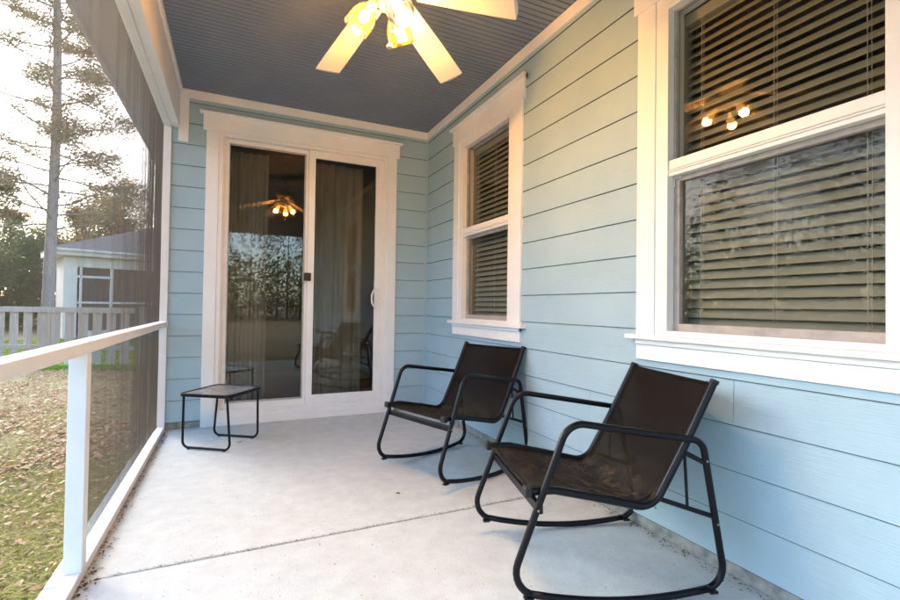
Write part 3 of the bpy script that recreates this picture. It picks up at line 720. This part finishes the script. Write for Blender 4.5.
pine('pine_tree',(-6.52,12.05,-.35),17,.15,3.4,label='tall slender pine trunk with sparse high branches beyond the fence, left of the neighbouring house',limbs=100,tn=20,len0=3.8)
pine('pine_tree',(-10.6,10.3,-.35),14,.17,3.0,rz=1.9,label='pine at the left picture edge whose needled branches reach in beside the tall trunk',limbs=60,tn=20,len0=4.2)
def broadleaf(name,loc,H,r,cr,leafm,label,n=150,rz=0,tn=12,size=.6,bark='bark2',low=.25,wd=.06,cat='tree'):
    root=empty(name,loc,rz,label=label,category=cat); tb=MB(); fb=MB()
    N=8; pts=[Vector((.25*math.sin(i*.9+H)*i/N,.25*math.cos(i*1.1)*i/N,H*.85*i/N)) for i in range(N+1)]
    tb.tube(pts,[r*(1-.8*i/N) for i in range(N+1)],9,caps=False)
    nb_=max(6,n//7)
    for k in range(nb_):
        t=low+(1-low)*random.random(); i=min(int(t*N),N-1); base=pts[i].lerp(pts[i+1],t*N-i); a=k*2.4
        L=cr*(1.15-.7*t)*random.uniform(.6,1.1)
        lp=limb(tb,base,Vector((math.cos(a),math.sin(a),random.uniform(.2,1.1))),L,r*.35*(1.2-t)+.006,6)
        for j in range(2,7):
            sp=limb(tb,lp[j],Vector((random.gauss(0,1),random.gauss(0,1),random.gauss(.5,.6))),L*.3,.012,3)
            if leafm:
                for w in sp[1:]:
                    if random.random()<.75: tuft(fb,w,size,tn,wd,1.2,.7)
    tb.build('trunk',M[bark],root)
    if leafm: fb.build('crown',M[leafm],root)
    return root
def at(px,D,z=None):
    """ground point seen at photo column px, D metres out along the optical axis"""
    yaw=R_(24.9); k=(px-450)/464.2
    x=-1.788+D*(math.sin(yaw)+k*math.cos(yaw)); y=-4.436+D*(math.cos(yaw)-k*math.sin(yaw)); return (x,y,gz(x,y)-.1)
def shrubpine(px,D,H,label):
    root=empty('young_pine',at(px,D),random.random()*6,label=label,category='young pine'); tb=MB(); fb=MB()
    tb.tube([(0,0,0),(0.05,0,H*.5),(0,0.03,H)],[.08,.05,.01],8,caps=False)
    for k in range(90):
        t=.06+.94*(k/90); L=(H*.30)*(1.02-t)**.8*random.uniform(.7,1.15); a=k*2.4
        lp=limb(tb,Vector((0,0,H*t)),Vector((math.cos(a),math.sin(a),.35)),L,.014,4)
        for w in lp[1:]: tuft(fb,w,.55,9,.022,1.1,.6)
    tb.build('trunk',M['bark2'],root); fb.build('crown',M['young'],root)
shrubpine(8,24,5.6,'bushy green young pine at the left picture edge behind the fence')
shrubpine(27,22,4.6,'bushy green young pine between the left edge and the tall pine trunk')
shrubpine(43,26,5.4,'bushy green young pine just behind the tall pine trunk')
shrubpine(-14,22,5.0,'bushy green young pine just outside the left picture edge')
broadleaf('autumn_tree',at(20,34),8.8,.14,3.2,'autumn','russet autumn tree rising behind the young pines at the left',n=170,tn=28,wd=.035,size=.6)
broadleaf('autumn_tree',at(72,33),8.6,.13,3.0,'autumn','orange-brown autumn tree above the neighbouring roof, right of the tall pine trunk',n=170,tn=28,wd=.035,size=.6)
broadleaf('olive_tree',at(98,36),10.0,.15,3.6,'olive','olive-green leafy tree above the middle of the neighbouring roof',n=170,tn=28,wd=.035,size=.6)
broadleaf('autumn_tree',at(122,32),10.5,.15,3.2,'autumn','tall brown-leaved tree above the right of the neighbouring roof, seen through dense screen',n=170,tn=28,wd=.035,size=.6)
broadleaf('bare_tree',at(83,24),8.6,.10,2.3,None,'leafless thin tree with forked twigs above the neighbouring roof',n=120)
broadleaf('olive_tree',at(-8,30),10.5,.15,3.4,'olive','olive-green tree cut by the left picture edge behind the young pines',n=170,tn=28,wd=.035,size=.6)
# far-off wood reading as one mass (also what the glass reflects)
tb=MB()
def wtree(x,y,H):
    z=gz(x,y)-.1
    tb.add([(x-.1,y,z),(x+.1,y,z),(x+.04,y+.05,z+H*.95),(x,y+.12,z)],[(0,1,2),(1,3,2),(3,0,2)])
    for k in range(int(H*16)):
        t=random.uniform(.08,1); rr=H*.20*math.sin(math.pi*min(1,(t*.9+.12)))**.7*random.random()**.5; a=random.uniform(0,6.28)
        p=Vector((x+rr*math.cos(a),y+rr*math.sin(a),z+H*t)); tuft(tb,p,.6,7,.055,1.2,.7)
for k in range(190):
    a=2*math.pi*(k/190)+random.uniform(-.015,.015); D=random.uniform(36,50)
    x,y=-1.8+D*math.sin(a),-4.4+D*math.cos(a)
    if -2<x<10 and y>-12 and y<10: continue
    wtree(x,y,random.uniform(5.0,8.5) if -.6<((a+math.pi)%(2*math.pi)-math.pi)<0 else (random.uniform(11,18) if -2.4<((a+math.pi)%(2*math.pi)-math.pi)<-.9 else random.uniform(7,13)))
for k in range(26):   # nearer trees on the reflected sides, outside the picture
    a=R_(random.uniform(190,325)); D=random.uniform(24,30); wtree(-1.8+D*math.sin(a),-4.4+D*math.cos(a),random.uniform(6,10))
for k in range(640):
    a=R_(random.uniform(-180,180)); D=random.uniform(30,40); x,y=-1.8+D*math.sin(a),-4.4+D*math.cos(a); z=gz(x,y)-.1
    for q in range(26): tuft(tb,Vector((x+random.gauss(0,1.3),y+random.gauss(0,1.3),z+(3.2 if -28<math.degrees(a)<-2 else 5.4)*random.random()**.8)),.8,5,.08,1.2,.7)
tb.build('woods',M['olive'],kind='stuff',label='distant mixed woodland edge around the lawn',category='woods')

# ------------------------------------------------------------------ light
SUN_EL,SUN_AZ=25,-34   # azimuth clockwise from +Y
w=bpy.data.worlds.new('World'); scene.world=w; w.use_nodes=True; nt=w.node_tree
bg=nt.nodes['Background']; sky=nt.nodes.new('ShaderNodeTexSky'); sky.sky_type='NISHITA'; sky.sun_disc=False
sky.sun_elevation=R_(SUN_EL); sky.sun_rotation=R_(SUN_AZ); sky.air_density=1.0; sky.dust_density=1.5; sky.ozone_density=1.0
nt.links.new(sky.outputs[0],bg.inputs[0]); bg.inputs[1].default_value=.15
sl=bpy.data.lights.new('sun','SUN'); sl.energy=1.05; sl.angle=R_(20); sl.color=(1,.975,.93)
so=bpy.data.objects.new('sun',sl); col.objects.link(so)
az,el=R_(SUN_AZ),R_(SUN_EL); dv=Vector((math.sin(az)*math.cos(el),math.cos(az)*math.cos(el),math.sin(el)))
so.rotation_euler=dv.to_track_quat('Z','Y').to_euler()
LAMP=3.4
for i,p in enumerate(lights):
    L=bpy.data.lights.new('fan_bulb','POINT'); L.energy=LAMP; L.color=(1,.50,.17); L.shadow_soft_size=.03
    o=bpy.data.objects.new('fan_bulb_light',L); col.objects.link(o); o.location=p

# ------------------------------------------------------------------ camera
yaw,pt,rl=R_(24.8972),R_(.9578),R_(.8023)
f=Vector((math.sin(yaw)*math.cos(pt),math.cos(yaw)*math.cos(pt),math.sin(pt))); r=Vector((math.cos(yaw),-math.sin(yaw),0)); u=r.cross(f)
r2=r*math.cos(rl)+u*math.sin(rl); u2=-r*math.sin(rl)+u*math.cos(rl)
cd=bpy.data.cameras.new('camera'); cam=bpy.data.objects.new('camera',cd); col.objects.link(cam); scene.camera=cam
Mx=Matrix((( r2.x,u2.x,-f.x),(r2.y,u2.y,-f.y),(r2.z,u2.z,-f.z))).to_4x4(); Mx.translation=(-1.7879,-4.4357,1.038)
cam.matrix_world=Mx; cd.sensor_width=36; cd.lens=18.568; cd.clip_end=500; cd.clip_start=.02; cd.shift_y=-.0006
scene.view_settings.view_transform='Standard'; scene.view_settings.look='None'; scene.view_settings.gamma=1; scene.view_settings.use_curve_mapping=False
scene.view_settings.exposure=3.08
scene.render.engine='CYCLES'; scene.cycles.use_denoising=True
scene.cycles.max_bounces=10; scene.cycles.transparent_max_bounces=16; scene.cycles.sample_clamp_indirect=6
